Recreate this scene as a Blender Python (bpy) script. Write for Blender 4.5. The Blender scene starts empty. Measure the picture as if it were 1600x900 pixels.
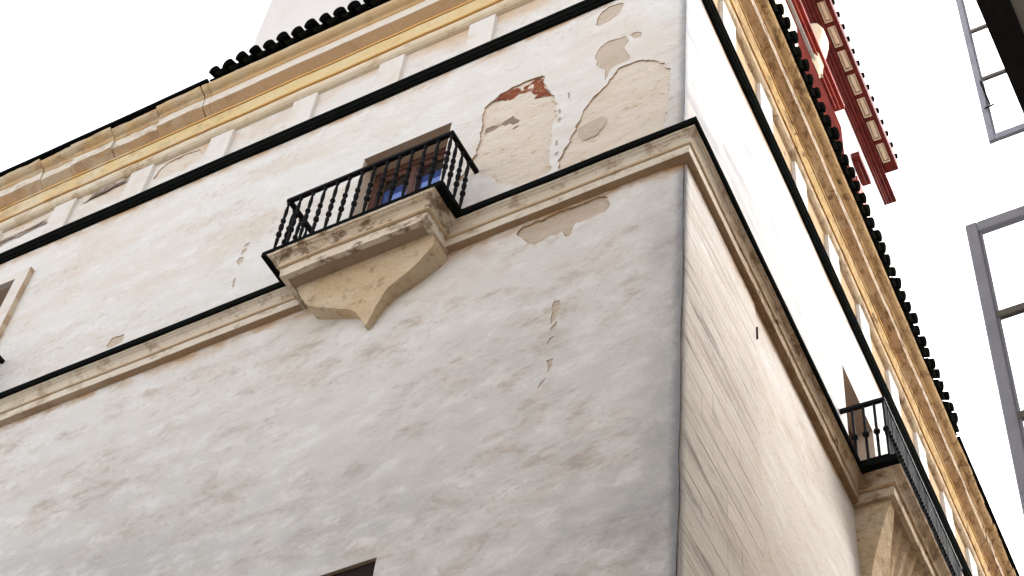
import bpy, bmesh, math, random
from mathutils import Vector, Matrix, noise
from mathutils.geometry import delaunay_2d_cdt

random.seed(7)
SC = bpy.context.scene
COL = SC.collection
R = math.radians

# ------------------------------------------------------------------ camera
CAM = Vector((4.336396553736072, -9.010863717133109, 1.6))
ROT = ((0.8773551119892845, 0.4719024427642856, 0.08692578431840556),
       (-0.3294781876288071, 0.7241586252556375, -0.605836949471309),
       (-0.34884399284365847, 0.5028939947752059, 0.79082583333875))
cd = bpy.data.cameras.new('camera')
cam = bpy.data.objects.new('camera', cd)
COL.objects.link(cam)
ax, ay, az = Vector(ROT[0]), -Vector(ROT[1]), -Vector(ROT[2])
cam.matrix_world = Matrix(((ax.x, ay.x, az.x, CAM.x), (ax.y, ay.y, az.y, CAM.y),
                           (ax.z, ay.z, az.z, CAM.z), (0, 0, 0, 1)))
cd.lens = 61.875
cd.sensor_width = 36.0
cd.clip_start = 0.05
cd.clip_end = 3000
SC.camera = cam

# ------------------------------------------------------------------ light
SUN_EL, SUN_AZ = R(42), R(28)          # azimuth measured from +Y towards +X
sun_dir = Vector((math.sin(SUN_AZ) * math.cos(SUN_EL), math.cos(SUN_AZ) * math.cos(SUN_EL), math.sin(SUN_EL)))
W = bpy.data.worlds.new('World')
SC.world = W
W.use_nodes = True
wn, wl = W.node_tree.nodes, W.node_tree.links
bg = wn['Background']
sky = wn.new('ShaderNodeTexSky')
sky.sky_type = 'NISHITA'
sky.sun_disc = False
sky.sun_elevation = SUN_EL
sky.sun_rotation = SUN_AZ
sky.air_density = 1.0
sky.dust_density = 3.0
sky.ozone_density = 1.0
hs = wn.new('ShaderNodeHueSaturation')
hs.inputs['Saturation'].default_value = 0.22
wl.new(sky.outputs[0], hs.inputs['Color'])
wl.new(hs.outputs[0], bg.inputs['Color'])
bg.inputs['Strength'].default_value = 0.15
sd = bpy.data.lights.new('sun', 'SUN')
sd.energy = 0.5
sd.angle = R(30)
sd.color = (1.0, 0.95, 0.88)
so = bpy.data.objects.new('sun', sd)
COL.objects.link(so)
so.rotation_euler = sun_dir.to_track_quat('Z', 'Y').to_euler()
so.location = (30, 0, 40)
SC.view_settings.view_transform = 'Standard'
SC.view_settings.look = 'None'
SC.view_settings.exposure = 2.25
SC.view_settings.gamma = 1.0
SC.view_settings.use_curve_mapping = False

# ------------------------------------------------------------------ materials
class NT:
    """Tiny helper to write node materials."""
    def __init__(s, name, rough=0.9, spec=0.25):
        s.m = bpy.data.materials.new(name)
        s.m.use_nodes = True
        s.n, s.l = s.m.node_tree.nodes, s.m.node_tree.links
        s.b = s.n['Principled BSDF']
        s.b.inputs['Roughness'].default_value = rough
        s.b.inputs['Specular IOR Level'].default_value = spec
        s.tc = s.n.new('ShaderNodeTexCoord')
        s.sep = None

    def put(s, sock, v):
        if hasattr(v, 'is_output') or isinstance(v, bpy.types.NodeSocket):
            s.l.new(v, sock)
        elif isinstance(v, (tuple, list)):
            sock.default_value = (*v, 1.0) if len(v) == 3 and len(sock.default_value) == 4 else v
        else:
            sock.default_value = v

    def noise(s, scale, stretch=(1, 1, 1), detail=5, rough=0.55, dist=0.0, off=(0, 0, 0)):
        mp = s.n.new('ShaderNodeMapping')
        mp.inputs['Scale'].default_value = stretch
        mp.inputs['Location'].default_value = off
        s.l.new(s.tc.outputs['Object'], mp.inputs[0])
        t = s.n.new('ShaderNodeTexNoise')
        t.inputs['Scale'].default_value = scale
        t.inputs['Detail'].default_value = detail
        t.inputs['Roughness'].default_value = rough
        t.inputs['Distortion'].default_value = dist
        s.l.new(mp.outputs[0], t.inputs['Vector'])
        return t.outputs['Fac']

    def ramp(s, v, a, b, smooth=True):
        t = s.n.new('ShaderNodeMapRange')
        t.interpolation_type = 'SMOOTHSTEP' if smooth else 'LINEAR'
        s.put(t.inputs['Value'], v)
        t.inputs['From Min'].default_value = a
        t.inputs['From Max'].default_value = b
        return t.outputs[0]

    def math(s, op, a, b=0.0):
        t = s.n.new('ShaderNodeMath')
        t.operation = op
        s.put(t.inputs[0], a)
        s.put(t.inputs[1], b)
        return t.outputs[0]

    def mul(s, *v):
        o = v[0]
        for k in v[1:]:
            o = s.math('MULTIPLY', o, k)
        return o

    def mix(s, f, a, b):
        t = s.n.new('ShaderNodeMix')
        t.data_type = 'RGBA'
        s.put(t.inputs[0], f)
        s.put(t.inputs[6], a)
        s.put(t.inputs[7], b)
        return t.outputs[2]

    def xyz(s, i):
        if s.sep is None:
            s.sep = s.n.new('ShaderNodeSeparateXYZ')
            s.l.new(s.tc.outputs['Object'], s.sep.inputs[0])
        return s.sep.outputs[i]

    def bump(s, h, dist=0.01, strength=1.0):
        t = s.n.new('ShaderNodeBump')
        t.inputs['Distance'].default_value = dist
        t.inputs['Strength'].default_value = strength
        s.put(t.inputs['Height'], h)
        s.l.new(t.outputs[0], s.b.inputs['Normal'])

    def color(s, c):
        s.put(s.b.inputs['Base Color'], c)
        return s.m


def plaster(name, axis, base=(0.60, 0.575, 0.545), grime_shade=1.0):
    """Old lime-washed render. axis: 0 = wall runs along X, 1 = wall runs along Y."""
    t = NT(name, 0.95, 0.0)
    st = (0.55, 1, 1) if axis == 0 else (1, 0.30, 1)
    along = t.xyz(axis)
    if axis == 0:
        along = t.math('MULTIPLY', along, -1.0)
    z = t.xyz(2)
    n1 = t.noise(0.7, st, 6, 0.6, 0.4)
    n2 = t.noise(1.7, st, 7, 0.62, 0.2, (3, 1, 7))
    n3 = t.noise(4.2, st, 7, 0.64, 0.2, (9, 4, 2))
    n6 = t.noise(13, (0.8, 1, 1), 6, 0.7, 0.4, (2, 9, 3))
    n4 = t.noise(70, (1, 1, 1), 3, 0.6)
    low = t.ramp(z, 18.0, 11.0)                       # grey towards the foot: soiling plus painted street shading
    low2 = t.ramp(z, 17.6, 16.0)
    c = base
    c = t.mix(t.mul(t.ramp(n1, 0.46, 0.68), t.ramp(z, 12.0, 19.0), 0.6), c, (0.56, 0.475, 0.395))
    c = t.mix(t.mul(t.ramp(n2, 0.50, 0.70), 0.50), c, (0.53, 0.455, 0.385))
    c = t.mix(t.mul(t.ramp(n3, 0.50, 0.68), t.ramp(n2, 0.35, 0.60), t.math('ADD', 0.25, t.mul(low2, 0.75)), 0.75 * grime_shade), c, (0.40, 0.33, 0.27))
    n5 = t.noise(4.4, (0.6, 1, 1) if axis == 0 else st, 6, 0.62, 0.15, (1, 8, 5))
    c = t.mix(t.mul(t.ramp(t.math('ADD', t.mul(n5, 0.45), t.mul(n1, 0.55)), 0.30, 0.72), low, 0.72 * grime_shade), c, (0.30, 0.30, 0.305))
    c = t.mix(t.mul(t.ramp(n5, 0.52, 0.38), t.ramp(n3, 0.56, 0.40), 0.45), c, (0.67, 0.665, 0.655))
    c = t.mix(t.mul(t.ramp(n6, 0.52, 0.68), t.ramp(n2, 0.40, 0.60), 0.60), c, (0.38, 0.325, 0.275))
    c = t.mix(t.mul(t.ramp(n6, 0.42, 0.32), 0.18), c, (0.70, 0.69, 0.67))
    # soot along the corner
    edge = t.noise(1.1, (1, 1, 0.6), 7, 0.7, 0.5, (5, 5, 1))
    edge2 = t.noise(3.8, (1, 1, 0.7), 6, 0.7, 0.5, (15, 5, 1))
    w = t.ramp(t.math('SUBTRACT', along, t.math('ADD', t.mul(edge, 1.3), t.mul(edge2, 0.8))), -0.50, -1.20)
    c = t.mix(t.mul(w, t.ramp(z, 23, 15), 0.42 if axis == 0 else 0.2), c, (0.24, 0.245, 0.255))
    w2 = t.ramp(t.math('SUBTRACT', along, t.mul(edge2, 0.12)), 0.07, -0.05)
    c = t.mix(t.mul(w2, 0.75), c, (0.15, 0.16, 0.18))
    if axis == 1:
        s1 = t.noise(1.3, (1, 0.22, 2.2), 8, 0.75, 0.8, (2, 2, 2))
        s2 = t.noise(3.0, (1, 0.10, 3.0), 7, 0.7, 0.4, (6, 2, 2))
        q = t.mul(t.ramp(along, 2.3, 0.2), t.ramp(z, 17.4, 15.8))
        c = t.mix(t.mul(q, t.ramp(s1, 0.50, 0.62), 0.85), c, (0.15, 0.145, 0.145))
        c = t.mix(t.mul(t.ramp(along, 2.6, 1.0), t.ramp(s2, 0.50, 0.68), t.ramp(z, 17.2, 15.5), 0.45), c, (0.25, 0.215, 0.185))
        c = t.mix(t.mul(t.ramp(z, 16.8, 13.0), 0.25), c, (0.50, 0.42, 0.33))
        c = t.mix(t.mul(t.ramp(z, 16.9, 17.1), 0.42), c, (0.40, 0.395, 0.40))
        s3 = t.noise(1.6, (1, 0.25, 1.6), 8, 0.75, 0.6, (4, 1, 6))
        c = t.mix(t.mul(t.ramp(s3, 0.45, 0.68), t.ramp(z, 16.5, 17.5), t.ramp(along, 9.0, 0.5), 0.95), c, (0.30, 0.30, 0.315))
    # mottled brown bands just below the mouldings
    for zz, d in ((21.17, 0.22), (16.88, 0.26)):
        m = t.mul(t.ramp(z, zz - d, zz), t.ramp(z, zz + 0.05, zz), t.ramp(n3, 0.38, 0.60), 0.85)
        c = t.mix(m, c, (0.40, 0.235, 0.11))
    frz = t.mul(t.ramp(z, 21.6, 22.2), t.ramp(n2, 0.35, 0.65), 0.75)
    c = t.mix(frz, c, (0.50, 0.335, 0.19))
    c = t.mix(t.mul(t.ramp(n4, 0.62, 0.8), 0.25), c, (0.45, 0.40, 0.35))
    h = t.math('ADD', t.mul(n3, 0.8), t.mul(n4, 0.07))
    h = t.math('ADD', h, t.mul(n6, 0.45))
    t.bump(h, 0.026, 0.9)
    return t.color(c)


def stone(name, base, dark=(0.28, 0.19, 0.12), amount=0.5, right_extra=0.0, pale=None, scale=1.0, bump=0.012, lo=0.50, hi=0.78):
    t = NT(name, 0.95, 0.02)
    a = t.noise(1.7 * scale, (1, 1, 1.6), 7, 0.65, 0.5)
    b = t.noise(7 * scale, (0.7, 0.7, 1), 6, 0.66, 0.0, (4, 2, 1))
    f = t.noise(45, (1, 1, 1), 3, 0.6)
    c = base
    if pale:
        c = t.mix(t.mul(t.ramp(a, 0.40, 0.65), 0.8), c, pale)
    k = t.mul(t.ramp(b, lo, hi), amount)
    c = t.mix(k, c, dark)
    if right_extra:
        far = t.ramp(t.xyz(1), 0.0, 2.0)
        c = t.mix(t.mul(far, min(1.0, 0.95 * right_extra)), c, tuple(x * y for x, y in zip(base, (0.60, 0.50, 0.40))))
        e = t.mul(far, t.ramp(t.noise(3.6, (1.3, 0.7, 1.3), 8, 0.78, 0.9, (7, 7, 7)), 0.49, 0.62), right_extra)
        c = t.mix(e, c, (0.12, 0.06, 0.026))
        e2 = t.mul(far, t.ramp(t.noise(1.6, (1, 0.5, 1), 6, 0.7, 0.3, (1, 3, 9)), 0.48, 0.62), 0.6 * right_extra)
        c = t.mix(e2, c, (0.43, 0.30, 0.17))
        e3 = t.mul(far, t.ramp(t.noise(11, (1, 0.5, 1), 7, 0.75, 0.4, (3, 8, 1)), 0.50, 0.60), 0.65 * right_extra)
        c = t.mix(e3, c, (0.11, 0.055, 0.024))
    left = t.ramp(t.xyz(0), -6.3, -8.6)
    e = t.mul(left, t.ramp(b, 0.46, 0.66), 0.7 * min(1, amount * 2))
    c = t.mix(e, c, (0.36, 0.25, 0.16))
    e = t.mul(left, t.ramp(a, 0.40, 0.60), 0.5)
    c = t.mix(e, c, (0.60, 0.53, 0.42))
    c = t.mix(t.mul(t.ramp(f, 0.58, 0.70), 0.45), c, dark)
    if right_extra:
        hole = t.noise(2.2, (1.2, 0.9, 1.2), 4, 0.6, 0.3, (17, 3, 11))
        c = t.mix(t.mul(far, t.ramp(hole, 0.64, 0.68), 0.8), c, (0.085, 0.05, 0.03))
    t.bump(t.math('ADD', t.mul(b, 1.0), t.mul(f, 0.3)), bump, 1.0)
    return t.color(c)


def plain(name, base, var=None, rough=0.6, spec=0.3, metal=0.0, scale=5, bump=0.0, amount=0.6, stretch=(1, 1, 1)):
    t = NT(name, rough, spec)
    t.b.inputs['Metallic'].default_value = metal
    a = t.noise(scale, stretch, 6, 0.65, 0.3)
    c = t.mix(t.mul(t.ramp(a, 0.42, 0.70), amount), base, var or tuple(x * 0.6 for x in base))
    if bump:
        t.bump(t.noise(scale * 6, stretch, 4, 0.6), bump, 1.0)
    return t.color(c)


def bare(name, base, dark, hot):
    """Masonry core laid bare where the render has fallen off."""
    t = NT(name, 0.95, 0.0)
    a = t.noise(2.4, (0.5, 1, 1.3), 8, 0.72, 0.9)
    b = t.noise(9, (0.5, 1, 1.1), 8, 0.72, 0.8, (2, 6, 1))
    f = t.noise(40, (1, 1, 1), 4, 0.65)
    c = t.mix(t.mul(t.ramp(a, 0.40, 0.68), 0.8), base, dark)
    c = t.mix(t.mul(t.ramp(b, 0.56, 0.66), 0.75), c, hot)
    c = t.mix(t.mul(t.ramp(f, 0.60, 0.74), 0.5), c, (0.30, 0.22, 0.16))
    c = t.mix(t.mul(t.ramp(b, 0.44, 0.34), 0.5), c, (0.64, 0.585, 0.51))
    t.bump(t.math('ADD', t.mul(b, 1.0), t.mul(f, 0.35)), 0.03, 1.0)
    return t.color(c)


M = {}
M['plaster_l'] = plaster('plaster_street_front', 0)
M['plaster_r'] = plaster('plaster_lane_front', 1, (0.60, 0.56, 0.52), 0.6)
M['reveal'] = plain('reveal_plaster', (0.50, 0.40, 0.31), (0.40, 0.30, 0.22), 0.95, 0.0, scale=2, bump=0.006)
M['strip'] = plain('strip_plaster', (0.60, 0.565, 0.53), (0.54, 0.45, 0.36), 0.95, 0.0, scale=2.5, bump=0.008)
M['rim'] = plain('broken_plaster_edge', (0.50, 0.36, 0.24), (0.24, 0.15, 0.09), 0.95, 0.0, scale=8)
M['bare'] = bare('bare_masonry', (0.63, 0.555, 0.475), (0.575, 0.475, 0.375), (0.40, 0.25, 0.125))
M['beige'] = bare('lost_limewash', (0.50, 0.415, 0.335), (0.46, 0.375, 0.29), (0.44, 0.345, 0.25))
M['brick'] = bare('exposed_brick', (0.235, 0.075, 0.04), (0.16, 0.055, 0.035), (0.50, 0.36, 0.22))
M['mortar'] = bare('dark_mortar', (0.26, 0.20, 0.165), (0.13, 0.095, 0.07), (0.46, 0.34, 0.22))
M['ledge'] = stone('ledge_stone', (0.58, 0.51, 0.42), (0.28, 0.19, 0.115), 0.75, 0.75, (0.63, 0.58, 0.50), 1.0, 0.014, 0.50, 0.68)
M['bead'] = stone('ledge_bead', (0.56, 0.43, 0.29), (0.32, 0.21, 0.12), 0.55, 0.5)
M['corbel'] = stone('corbel_stone', (0.56, 0.425, 0.275), (0.22, 0.135, 0.08), 0.6, 0.25, (0.60, 0.51, 0.385), 1.5, 0.022, 0.52, 0.70)
M['torus'] = stone('cornice_torus', (0.60, 0.50, 0.36), (0.36, 0.22, 0.11), 0.65, 0.7, (0.64, 0.575, 0.475))
M['ochre'] = stone('cornice_ochre', (0.60, 0.455, 0.235), (0.44, 0.29, 0.135), 0.45, 0.8, (0.63, 0.51, 0.31))
M['fillet'] = stone('cornice_fillet', (0.60, 0.36, 0.135), (0.4, 0.22, 0.09), 0.4, 0.8)
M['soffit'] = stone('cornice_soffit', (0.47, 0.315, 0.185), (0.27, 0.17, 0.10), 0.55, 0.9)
M['fascia'] = stone('cornice_fascia', (0.62, 0.56, 0.485), (0.45, 0.31, 0.18), 0.45, 0.85)
M['cyma'] = stone('cornice_cyma', (0.60, 0.43, 0.24), (0.38, 0.24, 0.12), 0.5, 0.8, (0.60, 0.49, 0.335))
M['lead'] = plain('black_flashing', (0.006, 0.007, 0.0065), (0.011, 0.012, 0.011), 1.0, 0.0, scale=6, bump=0.006)
M['iron'] = plain('wrought_iron', (0.008, 0.008, 0.009), (0.016, 0.014, 0.014), 0.7, 0.03, scale=14, bump=0.003)
M['tile'] = plain('lichen_black_tile', (0.0035, 0.004, 0.0035), (0.008, 0.0075, 0.006), 1.0, 0.0, scale=9, bump=0.006, amount=0.8)
M['wood'] = plain('brown_door_wood', (0.085, 0.036, 0.024), (0.045, 0.02, 0.014), 0.55, 0.2, scale=5, bump=0.003, stretch=(6, 6, 0.6))
M['unlit_opening'] = plain('unlit_opening_red', (0.018, 0.008, 0.007), (0.010, 0.006, 0.006), 0.75, 0.1, scale=5, stretch=(6, 6, 0.6))  # near-black painted for the unlit inside, with a hint of red wood
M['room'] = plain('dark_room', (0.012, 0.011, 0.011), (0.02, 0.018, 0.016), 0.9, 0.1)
M['tower'] = plain('tower_limewash', (0.62, 0.585, 0.565), (0.58, 0.53, 0.49), 0.95, 0.0, scale=1.2, bump=0.006)
M['red'] = plain('red_painted_trim', (0.27, 0.035, 0.022), (0.13, 0.018, 0.014), 0.7, 0.08, scale=4, amount=0.9)
M['maroon'] = plain('maroon_painted_cornice', (0.12, 0.018, 0.014), (0.06, 0.010, 0.009), 0.7, 0.08, scale=5, amount=0.9)
M['purple'] = plain('shadowed_red_wall', (0.10, 0.022, 0.018), (0.055, 0.014, 0.012), 1.0, 0.0, scale=2.5, amount=0.8)  # shadow under the hood is put into this darker red
M['cream'] = plain('cream_stucco', (0.72, 0.575, 0.42), (0.60, 0.43, 0.28), 0.85, 0.2, scale=5, bump=0.004, amount=0.35)
M['bluegrey'] = plain('blue_grey_paint', (0.62, 0.665, 0.84), (0.50, 0.53, 0.66), 0.5, 0.35, scale=5, amount=0.6, bump=0.003)
M['greypaint'] = plain('grey_wood_bar', (0.30, 0.29, 0.285), (0.2, 0.19, 0.18), 0.6, 0.3, scale=7)
M['housewall'] = plain('neighbour_plaster', (0.50, 0.45, 0.39), (0.40, 0.36, 0.31), 0.9, 0.0, scale=1.1, bump=0.008)
M['slabgrey'] = plain('slab_soffit', (0.42, 0.41, 0.39), (0.32, 0.31, 0.29), 0.9, 0.15, scale=2)
M['slabdark'] = plain('tarred_edge', (0.015, 0.014, 0.014), (0.025, 0.022, 0.02), 0.7, 0.2, scale=6)
M['asphalt'] = plain('cobbled_grey', (0.16, 0.145, 0.13), (0.10, 0.095, 0.09), 0.9, 0.2, scale=3, bump=0.01)
M['paving'] = plain('pale_paving', (0.38, 0.35, 0.31), (0.28, 0.26, 0.23), 0.85, 0.2, scale=2, bump=0.006)
M['friezetan'] = stone('frieze_tan', (0.44, 0.325, 0.205), (0.30, 0.19, 0.10), 0.5, 0.3)

def glass(name, metal, col, transm=0.0):
    t = NT(name, 0.04, 0.6)
    t.b.inputs['Metallic'].default_value = metal
    t.b.inputs['Transmission Weight'].default_value = transm
    t.b.inputs['IOR'].default_value = 1.5
    w = t.noise(2.0, (1, 1, 0.7), 2, 0.5)
    t.bump(w, 0.004, 0.5)
    return t.color(col)

M['pane'] = glass('sky_tinted_door_glass', 0.55, (0.05, 0.105, 0.33))  # blue of the reflected sky is put into the glass tint
M['dark_top'] = glass('dark_glass', 0.1, (0.022, 0.018, 0.016))  # darker glass along the top of each leaf
M['shaded_brown'] = stone('shaded_dirty_stone', (0.36, 0.25, 0.16), (0.19, 0.12, 0.075), 0.6, 0.5)  # brown holds painted shading as well as dirt

def thin_glass(name):
    t = NT(name)
    mix = t.n.new('ShaderNodeMixShader')
    tr = t.n.new('ShaderNodeBsdfTransparent')
    gl = t.n.new('ShaderNodeBsdfGlossy')
    gl.inputs['Roughness'].default_value = 0.03
    mix.inputs[0].default_value = 0.07
    t.l.new(tr.outputs[0], mix.inputs[1])
    t.l.new(gl.outputs[0], mix.inputs[2])
    t.l.new(mix.outputs[0], t.n['Material Output'].inputs['Surface'])
    return t.m

M['clear'] = thin_glass('clear_window_glass')

# ------------------------------------------------------------------ frames of the two fronts
DL = math.atan2(-0.046313942256940216, 0.9989269336406044)
DRV = Vector((math.sin(DL), math.cos(DL), 0))       # along the lane front
NRV = Vector((math.cos(DL), -math.sin(DL), 0))      # out of the lane front

def PL(u, o, z):
    return Vector((u, -o, z))

def PR(u, o, z):
    return DRV * u + NRV * o + Vector((0, 0, z))

ROTZ = {PL: 0.0, PR: math.atan2(DRV.y, DRV.x)}

# ------------------------------------------------------------------ object helpers
def link(name, me, parent=None, kind=None):
    o = bpy.data.objects.new(name, me)
    COL.objects.link(o)
    if parent is not None:
        o.parent = parent
    if kind:
        o['kind'] = kind
    return o

def build(name, V, F, mats, parent=None, fm=None, smooth=False, kind=None):
    me = bpy.data.meshes.new(name)
    me.from_pydata([tuple(v) for v in V], [], F)
    for m in (mats if isinstance(mats, (list, tuple)) else [mats]):
        me.materials.append(m)
    if fm:
        me.polygons.foreach_set('material_index', fm)
    bm = bmesh.new()
    bm.from_mesh(me)
    bmesh.ops.recalc_face_normals(bm, faces=bm.faces)
    bm.to_mesh(me)
    bm.free()
    if smooth:
        me.polygons.foreach_set('use_smooth', [True] * len(me.polygons))
    me.update()
    return link(name, me, parent, kind)

def thing(name, label, cat, loc=(0, 0, 0), group=None):
    o = bpy.data.objects.new(name, None)
    COL.objects.link(o)
    o.location = loc
    o.empty_display_size = 0.3
    o['label'] = label
    o['category'] = cat
    if group:
        o['group'] = group
    return o

class MB:
    """Collects boxes and prisms in the frame of a front, becomes ONE mesh."""
    def __init__(s, P=None):
        s.P = P or (lambda x, y, z: Vector((x, y, z)))
        s.V, s.F, s.fm = [], [], []

    def box(s, u0, u1, o0, o1, z0, z1, mi=0):
        b = len(s.V)
        for z in (z0, z1):
            for u, o in ((u0, o0), (u1, o0), (u1, o1), (u0, o1)):
                s.V.append(s.P(u, o, z))
        for f in ((0, 1, 2, 3), (4, 5, 6, 7), (0, 1, 5, 4), (1, 2, 6, 5), (2, 3, 7, 6), (3, 0, 4, 7)):
            s.F.append([b + i for i in f])
            s.fm.append(mi)
        return s

    def bar(s, p, q, w, h, up=Vector((0, 0, 1)), mi=0):
        p, q = Vector(p), Vector(q)
        d = (q - p).normalized()
        x = d.cross(up)
        if x.length < 1e-3:
            x = d.cross(Vector((1, 0, 0)))
        x.normalize()
        y = x.cross(d)
        b = len(s.V)
        for c in (p, q):
            for i, j in ((-1, -1), (1, -1), (1, 1), (-1, 1)):
                s.V.append(c + x * (i * w / 2) + y * (j * h / 2))
        for f in ((0, 1, 2, 3), (4, 5, 6, 7), (0, 1, 5, 4), (1, 2, 6, 5), (2, 3, 7, 6), (3, 0, 4, 7)):
            s.F.append([b + i for i in f])
            s.fm.append(mi)
        return s

    def build(s, name, mats, parent=None, bevel=0.0, smooth=False):
        o = build(name, s.V, s.F, mats, parent, s.fm, smooth)
        if bevel:
            m = o.modifiers.new('bevel', 'BEVEL')
            m.width = bevel
            m.segments = 2
            m.limit_method = 'ANGLE'
        return o

def wob(p, amp, f=1.0, seed=0.0):
    q = Vector((p.x * f + seed, p.y * f - seed, p.z * f + 2 * seed))
    return noise.noise_vector(q) * amp

def sweep(name, prof, path, mat, parent, step=0.15, amp=0.004, freq=1.5, seed=0.0, caps=True, smooth=False, fine=0.0):
    """Profile [(projection, z)] run along plan path [(x, y)], outward on the right-hand side, mitred."""
    pts = [Vector((p[0], p[1], 0)) for p in path]
    nrm = []
    for a, b in zip(pts, pts[1:]):
        d = (b - a).normalized()
        nrm.append(Vector((d.y, -d.x, 0)))
    st = []
    for i, a in enumerate(pts):
        if i == 0:
            m = nrm[0]
        elif i == len(pts) - 1:
            m = nrm[-1]
        else:
            m = (nrm[i - 1] + nrm[i]) / (1 + nrm[i - 1].dot(nrm[i]))
        st.append((a, m))
    rings = []
    for i in range(len(pts) - 1):
        n = max(1, int((pts[i + 1] - pts[i]).length / step))
        for k in range(n):
            t = k / n
            rings.append((st[i][0].lerp(st[i + 1][0], t), st[i][1].lerp(st[i + 1][1], t)))
    rings.append(st[-1])
    V, F = [], []
    n = len(prof)
    for c, m in rings:
        for p, z in prof:
            v = c + m * p + Vector((0, 0, z))
            if amp:
                v = v + wob(v, amp, freq, seed)
            if fine:
                v = v + wob(v, fine, 9.0, seed + 3)
            V.append(v)
    for i in range(len(rings) - 1):
        for k in range(n - 1):
            F.append([i * n + k, i * n + k + 1, (i + 1) * n + k + 1, (i + 1) * n + k])
    if caps:
        F.append(list(range(n)))
        F.append(list(range((len(rings) - 1) * n, len(rings) * n)))
    return build(name, V, F, mat, parent, None, smooth)

def lathe_mesh(name, prof, mat, seg=10):
    V, F = [], []
    for r, z in prof:
        for k in range(seg):
            a = 2 * math.pi * k / seg
            V.append((r * math.cos(a), r * math.sin(a), z))
    for i in range(len(prof) - 1):
        for k in range(seg):
            F.append([i * seg + k, i * seg + (k + 1) % seg, (i + 1) * seg + (k + 1) % seg, (i + 1) * seg + k])
    F.append(list(range(seg)))
    F.append(list(range((len(prof) - 1) * seg, len(prof) * seg)))
    me = bpy.data.meshes.new(name)
    me.from_pydata(V, [], F)
    me.materials.append(mat)
    me.polygons.foreach_set('use_smooth', [len(p.vertices) == 4 for p in me.polygons])
    me.update()
    return me

def inside(x, y, poly):
    c = False
    j = len(poly) - 1
    for i in range(len(poly)):
        xi, yi = poly[i]
        xj, yj = poly[j]
        if (yi > y) != (yj > y) and x < (xj - xi) * (y - yi) / (yj - yi) + xi:
            c = not c
        j = i
    return c

def roughen(poly, step, amp, seed):
    out = []
    n = len(poly)
    for i in range(n):
        a, b = Vector(poly[i]), Vector(poly[(i + 1) % n])
        k = max(1, int((b - a).length / step))
        for j in range(k):
            p = a.lerp(b, j / k)
            q = noise.noise_vector(Vector((p.x * 9 + seed, p.y * 9, seed))) * amp
            r = noise.noise_vector(Vector((p.x * 30 + seed, p.y * 30, seed + 5))) * amp * 0.6
            out.append((p.x + q.x + r.x, p.y + q.y + r.y))
    return out

def cdt(points, loops):
    V = [Vector(p) for p in points]
    E = []
    for lp in loops:
        b = len(V)
        V += [Vector(p) for p in lp]
        E += [(b + i, b + (i + 1) % len(lp)) for i in range(len(lp))]
    r = delaunay_2d_cdt(V, E, [], 0, 1e-5)
    return r[0], r[2]

def relief(P, u, z):
    s = 3.0 if P is PL else 40.0
    a = noise.noise(Vector((u * 0.45 + s, z * 0.7, s))) * 0.012
    a += noise.noise(Vector((u * 1.5, z * 2.1 + s, s))) * 0.006
    return a * min(1.0, abs(u) / 0.5)

def corner_wave(u, z):
    f = max(0.0, 1 - abs(u) / 0.35) ** 2
    return Vector((1, -1, 0)) * (f * (-0.016 + noise.noise(Vector((0.3, z * 1.1, 9))) * 0.020 + noise.noise(Vector((4.3, z * 3.7, 2))) * 0.014))

def wp(P, u, z, o=0.0):
    return P(u, relief(P, u, z) + o, z) + corner_wave(u, z)

def wall(name, P, us, zs, holes, mat, rim, parent):
    """us, zs: grid lines. holes: [(loop, depth)] -> render layer with real openings and broken edges."""
    outer = [(u, zs[0]) for u in us] + [(us[-1], z) for z in zs[1:]] + [(u, zs[-1]) for u in reversed(us[:-1])] + [(us[0], z) for z in reversed(zs[1:-1])]
    pts = []
    bb = [(min(p[0] for p in h), max(p[0] for p in h), min(p[1] for p in h), max(p[1] for p in h)) for h, d in holes]
    for u in us[1:-1]:
        for z in zs[1:-1]:
            if any(b[0] - .05 < u < b[1] + .05 and b[2] - .05 < z < b[3] + .05 and
                   (inside(u, z, h) or min(abs(u - q[0]) + abs(z - q[1]) for q in h) < 0.05) for b, (h, d) in zip(bb, holes)):
                continue
            pts.append((u, z))
    V2, F2 = cdt(pts, [outer] + [h for h, d in holes])
    V = [wp(P, v[0], v[1]) for v in V2]
    F, fm = [], []
    for f in F2:
        cx = sum(V2[i][0] for i in f) / len(f)
        cz = sum(V2[i][1] for i in f) / len(f)
        if any(b[0] < cx < b[1] and b[2] < cz < b[3] and inside(cx, cz, h) for b, (h, d) in zip(bb, holes)):
            continue
        F.append(list(f))
        fm.append(0)
    for h, d in holes:
        b = len(V)
        n = len(h)
        V += [wp(P, *p) for p in h] + [wp(P, p[0], p[1], -d) for p in h]
        for i in range(n):
            j = (i + 1) % n
            F.append([b + i, b + j, b + n + j, b + n + i])
            fm.append(1 if d < 0.1 else 2)
    me = bpy.data.meshes.new(name)
    me.from_pydata([tuple(v) for v in V], [], F)
    for m in (mat, rim, M['reveal']):
        me.materials.append(m)
    me.polygons.foreach_set('material_index', fm)
    me.polygons.foreach_set('use_smooth', [k == 0 for k in fm])
    me.update()
    return link(name, me, parent)

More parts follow.
